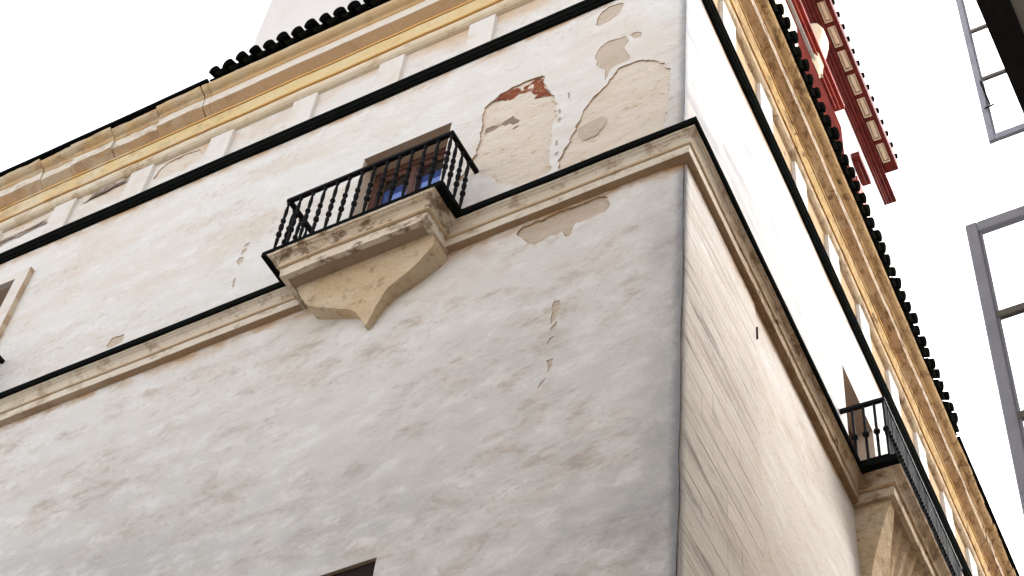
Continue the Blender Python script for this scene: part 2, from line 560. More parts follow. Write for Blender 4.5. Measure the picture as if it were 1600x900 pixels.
def patch(name, P, poly, depth, amp, mat, parent, grid=0.045, lab=None, grow=0.02, seed=0):
    """The uneven masonry seen inside a hole in the render (a hand-sized fall of plaster or a whole bay)."""
    us = [p[0] for p in poly]
    zs = [p[1] for p in poly]
    pts = []
    u = min(us)
    while u < max(us):
        z = min(zs)
        while z < max(zs):
            q = (u + random.uniform(-.3, .3) * grid, z + random.uniform(-.3, .3) * grid)
            if inside(*q, poly):
                pts.append(q)
            z += grid
        u += grid
    V2, F2 = cdt(pts, [poly])
    V = []
    for v in V2:
        n = noise.noise(Vector((v[0] * 3.5, v[1] * 5, seed))) + 0.6 * noise.noise(Vector((v[0] * 11, v[1] * 13, seed + 4)))
        V.append(wp(P, v[0], v[1], -depth + n * amp))
    F = [list(f) for f in F2 if inside(sum(V2[i][0] for i in f) / 3, sum(V2[i][1] for i in f) / 3, poly)]
    o = build(name, V, F, mat, parent, None, True)
    if lab:
        o['label'] = lab
    return o

# ------------------------------------------------------------------ ground
def sheet(name, x0, x1, y0, y1, z, mat):
    return build(name, [(x0, y0, z), (x1, y0, z), (x1, y1, z), (x0, y1, z)], [[0, 1, 2, 3]], mat, None, None, False, 'structure')

sheet('ground', -600, 600, -600, 600, 0.0, M['asphalt'])
pv = MB()
pv.box(-30, 1.1, -1.1, -0.0, 0.004, 0.12).box(0.03, 1.1, 0.0, 26, 0.004, 0.12)
pv.build('pavement', M['paving'])['kind'] = 'structure'

# ------------------------------------------------------------------ the corner palace
PAL = thing('corner_palace', 'old white corner palace with peeling plaster, ochre cornice and iron balconies', 'building', (0, 0, 0))

PATCH = {
 'p1': [(-1.917, 20.026), (-1.875, 19.912), (-1.875, 19.781), (-1.821, 19.65), (-1.74, 19.446), (-1.687, 19.299), (-1.651, 19.167), (-1.671, 19.039), (-1.613, 18.876), (-1.658, 18.785), (-1.679, 18.662), (-1.667, 18.45), (-1.668, 18.25), (-1.651, 18.042), (-1.657, 17.916), (-1.629, 17.753), (-1.782, 17.675), (-2.068, 17.728), (-2.245, 17.871), (-2.439, 18.138), (-2.627, 18.324), (-2.86, 18.28), (-2.85, 18.40), (-2.776, 18.502), (-2.743, 18.666), (-2.688, 18.75), (-2.677, 19.019), (-2.684, 19.27), (-2.698, 19.641), (-2.668, 19.804), (-2.589, 19.897), (-2.488, 19.995), (-2.291, 20.024), (-2.117, 20.049)],
 'p2': [(-0.877, 19.406), (-0.753, 19.407), (-0.63, 19.407), (-0.526, 19.359), (-0.381, 19.222), (-0.277, 19.091), (-0.214, 18.937), (-0.191, 18.761), (-0.196, 18.487), (-0.202, 18.254), (-0.218, 18.098), (-0.235, 17.944), (-0.25, 17.792), (-0.266, 17.642), (-0.53, 17.55), (-0.913, 17.55), (-1.301, 17.55), (-1.457, 17.55), (-1.528, 17.61), (-1.54, 17.905), (-1.49, 18.034), (-1.423, 18.22), (-1.376, 18.423), (-1.309, 18.65), (-1.239, 18.844), (-1.126, 19.01), (-0.99, 19.162), (-0.924, 19.295)],
 'p3': [(-1.151, 19.663), (-1.198, 19.943), (-1.142, 20.092), (-1.039, 20.168), (-0.867, 20.132), (-0.792, 20.113), (-0.764, 19.958), (-0.791, 19.826), (-0.752, 19.647), (-0.71, 19.53), (-0.797, 19.50), (-0.922, 19.49), (-0.985, 19.401), (-1.01, 19.25), (-1.048, 19.495)],
 'p3b': [(-0.578, 20.026), (-0.585, 19.936), (-0.638, 19.937), (-0.692, 19.999), (-0.717, 20.095), (-0.675, 20.113), (-0.622, 20.087)],
 'p4': [(-0.882, 21.004), (-0.867, 20.909), (-0.914, 20.744), (-1.019, 20.666), (-1.15, 20.655), (-1.229, 20.71), (-1.218, 20.903), (-1.157, 20.998), (-1.06, 21.065), (-0.949, 21.042)],
 'p5': [(-1.948, 16.723), (-1.928, 16.776), (-1.881, 16.815), (-1.762, 16.835), (-1.607, 16.835), (-1.438, 16.838), (-1.295, 16.845), (-1.168, 16.846), (-1.06, 16.845), (-0.977, 16.85), (-0.916, 16.81), (-0.87, 16.716), (-0.838, 16.644), (-0.842, 16.556), (-0.876, 16.512), (-0.982, 16.499), (-1.106, 16.496), (-1.23, 16.506), (-1.253, 16.469), (-1.264, 16.386), (-1.293, 16.327), (-1.333, 16.313), (-1.357, 16.365), (-1.367, 16.447), (-1.443, 16.453), (-1.543, 16.448), (-1.64, 16.416), (-1.724, 16.414), (-1.797, 16.475), (-1.857, 16.567), (-1.88, 16.631)],
 'p7': [(-7.543, 17.882), (-7.513, 17.743), (-7.687, 17.70), (-7.778, 17.782), (-7.746, 17.902), (-7.647, 17.902)],
 'brick': [(-1.925, 20.012), (-1.885, 19.905), (-1.885, 19.781), (-1.831, 19.65), (-1.75, 19.446), (-1.851, 19.487), (-1.985, 19.545), (-1.949, 19.63), (-2.095, 19.77), (-2.207, 19.80), (-2.313, 19.76), (-2.478, 19.85), (-2.57, 19.87), (-2.488, 19.985), (-2.291, 20.014), (-2.117, 20.035)],
 'mort': [(-2.64, 19.17), (-2.61, 19.292), (-2.501, 19.289), (-2.412, 19.264), (-2.268, 19.345), (-2.165, 19.167), (-2.173, 19.031), (-2.28, 19.033), (-2.457, 19.082), (-2.536, 19.012), (-2.656, 19.022)],
 'scar': [(-1.348, 18.303), (-1.336, 18.429), (-1.237, 18.464), (-1.056, 18.476), (-0.955, 18.457), (-0.987, 18.294), (-1.098, 18.136), (-1.236, 18.129)],
 'fr1': [(-7.571, 22.096), (-7.478, 21.911), (-7.506, 21.766), (-7.724, 21.662), (-8.094, 21.694), (-8.286, 21.775), (-8.277, 21.973), (-8.107, 22.10), (-7.87, 22.12)],
 'd1': [(-5.925, 18.90), (-5.935, 18.82), (-6.0, 18.835), (-5.99, 18.90)],
 'd2': [(-5.935, 18.775), (-5.945, 18.69), (-6.0, 18.665), (-6.01, 18.785)],
 'd3': [(-5.935, 18.60), (-5.925, 18.486), (-5.976, 18.42), (-6.035, 18.541), (-6.014, 18.615)],
 'd4': [(-5.945, 18.165), (-5.925, 17.98), (-5.955, 17.98), (-5.975, 18.16)],
 'e1': [(-1.40, 15.27), (-1.33, 15.25), (-1.31, 15.12), (-1.34, 15.00), (-1.40, 14.90), (-1.405, 15.02), (-1.385, 15.10), (-1.41, 15.20)],
 'e2': [(-1.335, 14.92), (-1.325, 14.85), (-1.385, 14.77), (-1.40, 14.84)],
 'e3': [(-1.35, 14.70), (-1.38, 14.65), (-1.42, 14.60), (-1.40, 14.68)],
 'e4': [(-1.33, 14.36), (-1.34, 14.25), (-1.375, 14.18), (-1.38, 14.28), (-1.405, 14.36)],
 'e5': [(-1.39, 14.10), (-1.41, 14.03), (-1.47, 13.98), (-1.45, 14.04)],
 'b1': [(-1.60, 19.02), (-1.57, 18.93), (-1.60, 18.90), (-1.63, 18.98)],
 'b2': [(-1.585, 18.83), (-1.56, 18.76), (-1.60, 18.72), (-1.62, 18.80)],
 'b3': [(-1.585, 18.36), (-1.565, 18.24), (-1.60, 18.22), (-1.61, 18.32)],
 'b4': [(-1.57, 18.10), (-1.55, 18.02), (-1.585, 18.00), (-1.60, 18.07)],
 'b5': [(-1.50, 19.33), (-1.48, 19.20), (-1.50, 19.17), (-1.52, 19.28)],
}
DEPTH = {'p1': 0.024, 'p2': 0.020, 'p3': 0.008, 'p3b': 0.008, 'p4': 0.012, 'p5': 0.025, 'p7': 0.01, 'fr1': 0.02}
MATS = {'p3': 'beige', 'p3b': 'beige', 'p4': 'beige', 'p7': 'beige', 'p5': 'beige', 'fr1': 'bare'}
holes_l = []
loops = {}
for i, (k, poly) in enumerate(PATCH.items()):
    if k in ('brick', 'mort', 'scar'):
        continue
    small = k[0] in 'de' or (k[0] == 'b')
    lp = roughen(poly, 0.025, 0.010 if small else 0.026, i * 3.1)
    loops[k] = lp
    holes_l.append((lp, DEPTH.get(k, 0.006)))

def rect(u0, u1, z0, z1, n=1):
    return [(u0, z0), (u1, z0), (u1, z1), (u0, z1)]

WIN_L = (-4.41, -3.15, 17.36, 19.79)          # balcony door over the ledge
WIN_FAR = (-11.55, -10.18, 17.36, 20.38)      # the next bay to the left
WIN_LOW = (-4.62, -2.945, 10.2, 12.39)        # window of the floor below
WIN_R = (5.36, 6.62, 17.36, 19.62)
for w in (WIN_L, WIN_FAR, WIN_LOW):
    holes_l.append((rect(*w), 0.30))

def lines(a, b, fine0, fine1, step, coarse):
    out = [a]
    v = a
    while v < b - 1e-6:
        st = step if fine0 <= v < fine1 else coarse
        v = min(b, v + st)
        if b - v < 0.3 * st:
            v = b
        out.append(round(v, 4))
    return out

wall('facade_wall', PL, lines(-17, 0, -14, 0, 0.28, 1.0), lines(0.1, 23.0, 10, 23, 0.3, 2.0), holes_l, M['plaster_l'], M['rim'], PAL)
wall('facade_wall', PR, lines(0, 25, 0, 14, 0.3, 1.5), lines(0.1, 23.0, 10, 23, 0.3, 2.0), [(rect(*WIN_R), 0.30)], M['plaster_r'], M['rim'], PAL)
for i, (k, lp) in enumerate(loops.items()):
    d = DEPTH.get(k, 0.006)
    big = k in ('p1', 'p2', 'p5', 'fr1')
    patch('bare_patch', PL, lp, d, 0.010 if big else 0.002, M[MATS.get(k, 'bare' if big else 'beige')], PAL,
          0.045 if big else 0.06, seed=i)
patch('brick_patch', PL, roughen(PATCH['brick'], 0.02, 0.035, 2), 0.019, 0.016, M['brick'], PAL, 0.03, 'broken red brickwork at the head of the bare patch', seed=51)
patch('mortar_patch', PL, roughen(PATCH['mort'], 0.02, 0.04, 8), 0.021, 0.018, M['mortar'], PAL, 0.035, 'dark crumbling mortar scar', seed=77)
patch('mortar_patch', PL, roughen(PATCH['scar'], 0.03, 0.02, 9), 0.014, 0.003, M['beige'], PAL, 0.05, 'smooth beige repair', seed=78)

# backing behind the openings: dark rooms
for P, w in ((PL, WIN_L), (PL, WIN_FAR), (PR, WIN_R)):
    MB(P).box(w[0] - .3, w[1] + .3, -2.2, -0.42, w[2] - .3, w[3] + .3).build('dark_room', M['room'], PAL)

# ledge (string course) in straight runs, butted against the balconies
def L2(P, u, o=0.0):
    v = P(u, o, 0)
    return (v.x, v.y)

corner = (0.0, 0.0)
FASC = [(-0.03, 16.89), (0.086, 16.89), (0.092, 17.006), (-0.03, 17.01)]
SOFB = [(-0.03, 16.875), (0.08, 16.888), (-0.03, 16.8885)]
BEAD = [(0.05, 17.012), (0.100, 17.014), (0.114, 17.024), (0.114, 17.04), (0.102, 17.050), (0.05, 17.052)]
CYMA = [(0.05, 17.054), (0.104, 17.056), (0.118, 17.10), (0.135, 17.135), (0.160, 17.155), (0.164, 17.165), (0.180, 17.172), (0.188, 17.194), (0.05, 17.196)]
FLASH = [(-0.03, 17.198), (0.214, 17.198), (0.222, 17.208), (0.222, 17.286), (0.214, 17.296), (-0.03, 17.34)]
def ledge_run(path, dz=0.0, parent=PAL, seed=0.0, flash=True):
    sh = lambda pr: [(p, z + dz) for p, z in pr]
    o = sweep('string_course', sh(FASC), path, M['ledge'], parent, 0.12, 0.006, 1.6, seed, fine=0.0025)
    sweep('soffit_shade_band', sh(SOFB), path, M['shaded_brown'], o, 0.12, 0.006, 1.6, seed)  # thin strip carrying the painted underside shadow and dirt
    sweep('bead_moulding', sh(BEAD), path, M['bead'], o, 0.12, 0.006, 1.6, seed)
    sweep('cyma_moulding', sh(CYMA), path, M['ledge'], o, 0.12, 0.006, 1.6, seed, fine=0.0025)
    if flash:
        sweep('ledge_flashing', sh(FLASH), path, M['lead'], o, 0.20, 0.004, 1.2, seed)
    return o

BL = (-4.70, -2.79, 0.43)           # balcony break: u0, u1, depth
BF = (-11.80, -9.83, 0.43)
BR = (5.22, 8.05, 0.43)
ledge_run([(-17, 0), L2(PL, BF[0] + .1)], 0, PAL, 4)
ledge_run([L2(PL, BF[1] - .1), L2(PL, BL[0] + .1)], 0, PAL, 1)
ledge_run([L2(PL, BL[1] - .1), corner, L2(PR, BR[0] + .1)], 0, PAL, 2)
ledge_run([L2(PR, BR[1] - .1), L2(PR, 25)], 0, PAL, 3)

# upper black band
BAND = [(-0.03, 21.165), (0.045, 21.17), (0.05, 21.205), (0.072, 21.215), (0.076, 21.275), (0.09, 21.285), (0.092, 21.335), (0.08, 21.345), (-0.03, 21.37)]
whole = [(-17, 0), corner, L2(PR, 25)]
sweep('black_band', BAND, whole, M['lead'], PAL, 0.25, 0.004, 0.9, 5)

# cornice: bottom torus to top cyma
TOR = [(-0.03, 22.16), (0.015, 22.165), (0.05, 22.18), (0.082, 22.215), (0.098, 22.26), (0.098, 22.30), (0.085, 22.345), (0.06, 22.365), (-0.03, 22.37)]
FIL = [(-0.03, 22.372), (0.105, 22.374), (0.112, 22.385), (0.105, 22.41), (-0.03, 22.412)]
CAV = [(-0.03, 22.414), (0.098, 22.416), (0.108, 22.47), (0.122, 22.54), (0.138, 22.62), (-0.03, 22.64)]
FI2 = [(-0.03, 22.642), (0.146, 22.644), (0.156, 22.668), (0.146, 22.69), (-0.03, 22.70)]
SOF = [(-0.03, 22.70), (0.14, 22.70), (0.268, 22.80), (0.262, 22.82), (-0.03, 22.82)]
FAS = [(-0.03, 22.822), (0.272, 22.815), (0.276, 22.93), (0.28, 23.0), (-0.03, 23.0)]
FI3 = [(-0.03, 23.002), (0.290, 23.002), (0.298, 23.016), (0.290, 23.03), (-0.03, 23.03)]
CY2 = [(-0.03, 23.032), (0.292, 23.032), (0.312, 23.055), (0.365, 23.07), (0.405, 23.095), (0.425, 23.125), (0.43, 23.14), (-0.03, 23.142)]
UT0, UT1 = -7.42, 10.35             # the tiled length
lower = [('cornice_torus', TOR, 'torus'), ('cornice_fillet', FIL, 'fillet'), ('cornice_cavetto', CAV, 'ochre'), ('cornice_fillet', FI2, 'fillet')]
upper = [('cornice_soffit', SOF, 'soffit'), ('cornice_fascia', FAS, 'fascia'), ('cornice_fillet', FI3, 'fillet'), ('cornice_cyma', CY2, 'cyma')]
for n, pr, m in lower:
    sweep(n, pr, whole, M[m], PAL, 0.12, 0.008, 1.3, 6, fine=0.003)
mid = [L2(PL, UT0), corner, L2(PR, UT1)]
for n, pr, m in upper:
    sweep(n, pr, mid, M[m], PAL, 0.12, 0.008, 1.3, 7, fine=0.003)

# the same upper members where they have broken up into separate eroded blocks
def block_run(P, u0, u1, seed, wear):
    rr = random.Random(seed)
    u = u0
    while u < u1:
        w = rr.uniform(0.45, 0.85)
        e = min(u + w, u1)
        g = rr.uniform(0.002, 0.010)
        k = rr.uniform(-0.035, 0.012) * wear
        dz = rr.uniform(-0.012, 0.012) * wear
        path = [L2(P, u + g), L2(P, e - g)]
        par = None
        for n, pr, m in upper:
            q = [(p + (k if p > 0 else 0), z + dz) for p, z in pr]
            o = sweep('cornice_block' if par is None else n, q, path, M[m], PAL if par is None else par, 0.05, 0.016 * wear, 4.0, seed + u, fine=0.008 * wear)
            par = par or o
        u = e

block_run(PL, -17.0, UT0 - 0.005, 11, 0.8)
block_run(PR, UT1 + 0.005, 19.0, 23, 0.6)

# gutter edge over the eroded lengths
EDGE = [(-0.3, 23.16), (0.455, 23.155), (0.47, 23.165), (0.47, 23.225), (0.455, 23.24), (-0.3, 23.26)]
sweep('eaves_edge', EDGE, [(-17, 0), L2(PL, UT0 - .02)], M['tile'], PAL, 0.3, 0.006, 0.8, 8)
sweep('eaves_edge', EDGE, [L2(PR, UT1 + .05), L2(PR, 25)], M['tile'], PAL, 0.3, 0.006, 0.8, 9)
rf = MB()
rf.V = [Vector(p) for p in ((-17, 0.25, 23.23), (-0.3, 0.25, 23.23), (-0.3, 24, 23.23), (-17, 24, 23.23))]
rf.F, rf.fm = [[0, 1, 2, 3]], [0]
rf.build('flat_roof', M['asphalt'], PAL)

# frieze strips
def strip(P, u0, u1):
    o = MB(P).box(u0, u1, -0.02, 0.062, 21.30, 22.13).build('frieze_strip', M['strip'], PAL, 0.006)
for k in range(11):
    e = -1.36 - 1.398 * k
    strip(PL, e - 0.39, e)
strip(PL, -0.40, 0.0)
for k in range(10):
    a = 1.04 + 1.34 * k
    strip(PR, a, a + 0.45)
for k in range(11):
    a = 1.04 + 1.34 * k
    MB(PR).box(a - 0.89 + .002 if k else 0.0, a - .002, -0.01, 0.006 if k else 0.005, 21.372, 22.158).build('frieze_panel', M['friezetan'], PAL)
# loose scar rubble on the left of the frieze
for (a, b, z0, z1, s) in ((-9.6, -8.75, 21.95, 22.15, 3), (-11.6, -10.2, 21.75, 22.1, 5)):
    lp = roughen([(a, z0), (b, z0 + .08), (b + .05, z1), (a - .05, z1)], 0.04, 0.05, s)
    patch('rubble_patch', PL, lp, -0.012, 0.02, M['bare'], PAL, 0.04, seed=s)
    lp = roughen([(a + .1, z0 + .02), (b - .1, z0 + .09), (b - .05, z0 + .16), (a + .15, z0 + .12)], 0.03, 0.03, s + 9)
    patch('rubble_patch', PL, lp, -0.03, 0.012, M['mortar'], PAL, 0.035, seed=s + 1)

# roof tiles
def tile_mesh(name, r0, r1, ln, up):
    """A barrel tile bedded solid in mortar: half round, tapered, closed at the ends."""
    V, F = [], []
    seg, n = 8, 3
    for j in range(n):
        t = j / (n - 1)
        r = r0 + (r1 - r0) * t
        for k in range(seg + 1):
            a = math.pi * k / seg
            V.append((r * math.cos(a), ln * t, r * math.sin(a) * (1 if up else -1)))
    w = seg + 1
    for j in range(n - 1):
        for k in range(seg):
            F.append([j * w + k, j * w + k + 1, (j + 1) * w + k + 1, (j + 1) * w + k])
        F.append([j * w, j * w + seg, (j + 1) * w + seg, (j + 1) * w])
    F.append(list(range(w)))
    F.append(list(range((n - 1) * w, n * w)))
    me = bpy.data.meshes.new(name)
    me.from_pydata(V, [], F)
    me.materials.append(M['tile'])
    bm = bmesh.new(); bm.from_mesh(me); bmesh.ops.recalc_face_normals(bm, faces=bm.faces); bm.to_mesh(me); bm.free()
    me.polygons.foreach_set('use_smooth', [len(p.vertices) == 4 for p in me.polygons])
    return me

COVER = tile_mesh('cover_tile', 0.096, 0.078, 0.46, True)
PAN = tile_mesh('pan_tile', 0.088, 0.10, 0.46, False)
SL = R(19)
def tile(me, name, P, u, o, z):
    ob = link(name, me, PAL)
    ob.location = P(u, o, z)
    ob.rotation_euler = (SL + random.uniform(-.07, .07), random.uniform(-.10, .10), ROTZ[P] + random.uniform(-.09, .09))
    k = random.uniform(0.90, 1.10)
    ob.scale = (k, random.uniform(.95, 1.05), k * random.uniform(.92, 1.12))
    return ob
for P, a, b in ((PL, UT0 + .10, 0.35), (PR, -0.1, UT1 - .02)):
    n = round((b - a) / 0.243)
    for i in range(n):
        u = a + (b - a) * i / n
        tile(COVER, 'roof_tile', P, u, 0.515 + random.uniform(-.02, .02), 23.325 + random.uniform(-.012, .012))
        tile(PAN, 'pan_tile', P, u + 0.12, 0.50 + random.uniform(-.015, .015), 23.262)
        tile(COVER, 'roof_tile', P, u + random.uniform(-.01, .01), 0.515 - 0.37, 23.325 + 0.37 * math.tan(SL) + 0.02)
MB(PL).box(UT0, 0.42, 0.10, 0.42, 23.144, 23.175).build('tile_bedding', M['tile'], PAL)
MB(PR).box(0.05, UT1, 0.10, 0.42, 23.146, 23.177).build('tile_bedding', M['tile'], PAL)
for P, a, b in ((PL, UT0, 0.1), (PR, 0.1, UT1)):
    d = MB(P)
    d.V = [P(a, 0.44, 23.21), P(b, 0.44, 23.21), P(b, -0.3, 23.48), P(a, -0.3, 23.48), P(a, -0.3, 23.2), P(b, -0.3, 23.2)]
    d.F, d.fm = [[0, 1, 2, 3], [2, 3, 4, 5]], [0, 0]
    d.build('roof_deck', M['tile'], PAL)

# quoin courses incised in the lane front
bed = MB(PR)
bed.box(0.02, 1.97, -0.01, 0.012, 8.0, 16.86)
M['joint'] = plain('sooty_joint', (0.25, 0.21, 0.175), (0.10, 0.085, 0.075), 0.95, 0.1, scale=2.2, amount=0.9)
bed.build('joint_bed', M['joint'], PAL)
z = 8.02
qi = 0
while z < 16.80:
    h = min(0.335, 16.855 - z)
    cuts = [0.016, 0.72, 1.40, 1.98] if qi % 2 else [0.016, 0.45, 1.05, 1.98]
    for a, b in zip(cuts, cuts[1:]):
        t = random.uniform(0.016, 0.0185)
        MB(PR).box(a + (0.0012 if a > .1 else 0), b - 0.0012, 0.004, t, z + 0.0035, z + h - 0.0035).build('quoin_block', M['plaster_r'], PAL, 0.002)
    z += 0.335
    qi += 1
# small iron hook left in the lane front
MB(PR).box(2.022, 2.032, 0.0, 0.022, 16.30, 16.50).build('iron_hook', M['iron'], PAL)

# ------------------------------------------------------------------ balconies
BAL = lathe_mesh('baluster', [(0.011, 0), (0.011, .05), (.02, .055), (.023, .075), (.015, .095), (.012, .12), (.016, .21), (.020, .30), (.013, .33), (.014, .345),
                              (.026, .365), (.029, .39), (.026, .415), (.014, .435), (.013, .45), (.022, .49), (.026, .53), (.022, .57), (.013, .60), (.013, .615),
                              (.024, .63), (.027, .65), (.024, .67), (.013, .69), (.018, .76), (.020, .83), (.013, .93), (.012, .96), (.020, .98), (.022, .995), (.012, 1.01), (.011, 1.03)], M['iron'], 10)
ROD = lathe_mesh('plain_baluster', [(.013, 0), (.013, .46), (.026, .475), (.031, .50), (.026, .525), (.013, .54), (.013, 1.03)], M['iron'], 8)

def balcony(P, u0, u1, d, rail_u0, rail_u1, n_front, n_side, bal, zt, seed):
    fpath = [L2(P, u0, -0.02), L2(P, u0, d), L2(P, u1, d), L2(P, u1, -0.02)]
    u0, u1, d = u0 + 0.085, u1 - 0.08, d + 0.015
    path = [L2(P, u0, -0.02), L2(P, u0, d), L2(P, u1, d), L2(P, u1, -0.02)]
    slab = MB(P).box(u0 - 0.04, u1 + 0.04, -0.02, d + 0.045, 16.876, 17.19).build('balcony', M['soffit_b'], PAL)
    dz = -0.004
    sh = lambda pr: [(p if p < 0.051 or p > 0.2 else 0.215 + (p - 0.188) * 1.45, z + dz) for p, z in pr]
    sweep('slab_fascia', sh([(0.0, 16.872), (0.086, 16.872), (0.092, 17.006), (0.0, 17.01)]), path, M['ledge_b'], slab, 0.08, 0.007, 2.5, seed, fine=0.004)
    sweep('bead_moulding', sh(BEAD), path, M['bead'], slab, 0.08, 0.006, 2.5, seed)
    sweep('cyma_moulding', sh(CYMA), path, M['ledge_b'], slab, 0.06, 0.008, 2.5, seed, fine=0.006)
    sweep('slab_flashing', sh([(-0.40, 17.198)] + FLASH[1:-1] + [(-0.40, 17.32)]), fpath, M['lead'], slab, 0.25, 0.004, 1.2, seed)
    o = 0.555
    z0 = 17.315
    r = MB(P)
    for z, h, w in ((zt, 0.055, 0.055), (17.345, 0.022, 0.04)):
        a, b = z - h / 2, z + h / 2
        r.box(rail_u0 - w / 2, rail_u1 + w / 2, o - w / 2, o + w / 2, a, b)
        r.box(rail_u0 - w / 2, rail_u0 + w / 2, -0.03, o - w / 2 - .001, a, b)
        r.box(rail_u1 - w / 2, rail_u1 + w / 2, -0.03, o - w / 2 - .001, a, b)
    r.build('handrail', M['iron'], slab, 0.006)
    spots = [(rail_u0 + (rail_u1 - rail_u0) * i / (n_front - 1), o) for i in range(n_front)]
    for u in (rail_u0, rail_u1):
        spots += [(u, o * k / (n_side + 1) + 0.02) for k in range(1, n_side + 1)]
    for u, q in spots:
        b = link('baluster', bal, slab)
        b.location = P(u, q, z0)
        b.scale = (1.2 if bal is BAL else 1.45, 1.2 if bal is BAL else 1.45, (zt - 0.015 - z0) / 1.03)
        b.rotation_euler = (0, 0, random.uniform(0, 3))
    return slab

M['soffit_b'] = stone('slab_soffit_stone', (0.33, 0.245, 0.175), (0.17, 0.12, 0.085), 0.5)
M['ledge_b'] = stone('slab_stone', (0.57, 0.465, 0.345), (0.13, 0.08, 0.045), 0.85, 0.3, (0.64, 0.58, 0.49), 0.8, 0.024, 0.49, 0.64)
bal_mid = balcony(PL, *BL, -4.86, -2.65, 14, 3, BAL, 18.40, 31)
bal_far = balcony(PL, *BF, -11.98, -9.66, 14, 3, BAL, 18.40, 37)
bal_lane = balcony(PR, *BR, 5.05, 8.22, 46, 3, ROD, 18.34, 41)

# corbel plate with an ogee point under the slab
def corbel(P, uc, slab):
    rim = [(-4.615, 16.90), (-4.571, 16.804), (-4.531, 16.715), (-4.49, 16.645), (-4.444, 16.584), (-4.359, 16.527), (-4.274, 16.485), (-4.148, 16.426), (-4.022, 16.362), (-3.918, 16.313), (-3.855, 16.272), (-3.802, 16.218), (-3.769, 16.167), (-3.724, 16.075), (-3.688, 15.99), (-3.659, 15.99), (-3.632, 16.046), (-3.605, 16.102), (-3.559, 16.193), (-3.511, 16.261), (-3.462, 16.331), (-3.413, 16.393), (-3.333, 16.428), (-3.253, 16.455), (-3.152, 16.509), (-3.052, 16.563), (-2.93, 16.64), (-2.86, 16.69), (-2.825, 16.74), (-2.82, 16.80), (-2.835, 16.90)]
    full = [(uc + u + 3.70, z) for u, z in rim]
    fine = []
    for p, q in zip(full, full[1:]):
        for k in range(3):
            fine.append((p[0] + (q[0] - p[0]) * k / 3, p[1] + (q[1] - p[1]) * k / 3))
    full = fine + [full[-1]]
    front = lambda u, z: 0.06 + 0.27 * max(0, min(1, (z - 15.9) / 1.05)) ** 1.3
    pts = []
    u = uc - 1.0
    while u < uc + 1.0:
        z = 15.9
        while z < 17.0:
            if inside(u, z, full):
                pts.append((u, z))
            z += 0.06
        u += 0.06
    V2, F2 = cdt(pts, [full])
    V, F = [], []
    for v in V2:
        e = 0.012 * (noise.noise(Vector((v[0] * 6, v[1] * 6, 3))))
        V.append(P(v[0], front(*v) + e, v[1]))
    F = [list(f) for f in F2 if inside(sum(V2[i][0] for i in f) / 3, sum(V2[i][1] for i in f) / 3, full)]
    n = len(full)
    b = len(V)
    for s in (1.0, 0.5, 0.0):
        for q in full:
            V.append(P(q[0], front(*q) * s - 0.02 * (1 - s), q[1]))
    for j in range(2):
        for i in range(n - 1):
            F.append([b + j * n + i, b + j * n + i + 1, b + (j + 1) * n + i + 1, b + (j + 1) * n + i])
    return build('corbel', V, F, M['corbel'], slab)

corbel(PL, -3.70, bal_mid)
corbel(PL, -10.80, bal_far)

# shell corbel under the lane balcony: a fluted quarter shell between two plain cheeks
def shell(P, u0, u1, slab):
    uc = (u0 + u1) / 2
    hw = (u1 - u0) / 2
    V, F = [], []
    nj, ni = 14, 56
    for j in range(nj + 1):
        t = j / nj
        z = 15.55 + (16.895 - 15.55) * t
        o = 0.05 + 0.37 * t ** 1.8
        for i in range(ni + 1):
            s = -1 + 2 * i / ni
            fl = 0.045 * abs(math.sin(s * math.pi * 5.5)) * t
            w = hw * (0.10 + 0.80 * math.sin(t * math.pi / 2) ** 0.8)
            V.append(P(uc + s * w, (o + fl) * (1 - 0.25 * s * s), z))
    for j in range(nj):
        for i in range(ni):
            a = j * (ni + 1) + i
            F.append([a, a + 1, a + ni + 2, a + ni + 1])
    build('shell_corbel', V, F, M['corbel'], slab, None, True)
    for s in (-1, 1):
        V, F = [], []
        for j in range(nj + 1):
            t = j / nj
            z = 15.30 + (16.894 - 15.30) * t
            o = 0.07 + 0.40 * t ** 1.5
            a = uc + s * hw * 0.95
            b = uc + s * hw * (0.86 - 0.5 * (1 - t))
            for u in (a, b):
                V += [P(u, -0.02, z), P(u, o, z)]
        for j in range(nj):
            for k, l in ((0, 1), (1, 3), (3, 2), (2, 0)):
                F.append([j * 4 + k, j * 4 + l, j * 4 + 4 + l, j * 4 + 4 + k])
        F += [[0, 1, 3, 2], [nj * 4, nj * 4 + 1, nj * 4 + 3, nj * 4 + 2]]
        build('corbel_cheek', V, F, M['corbel'], slab)
shell(PR, BR[0], BR[1], bal_lane)

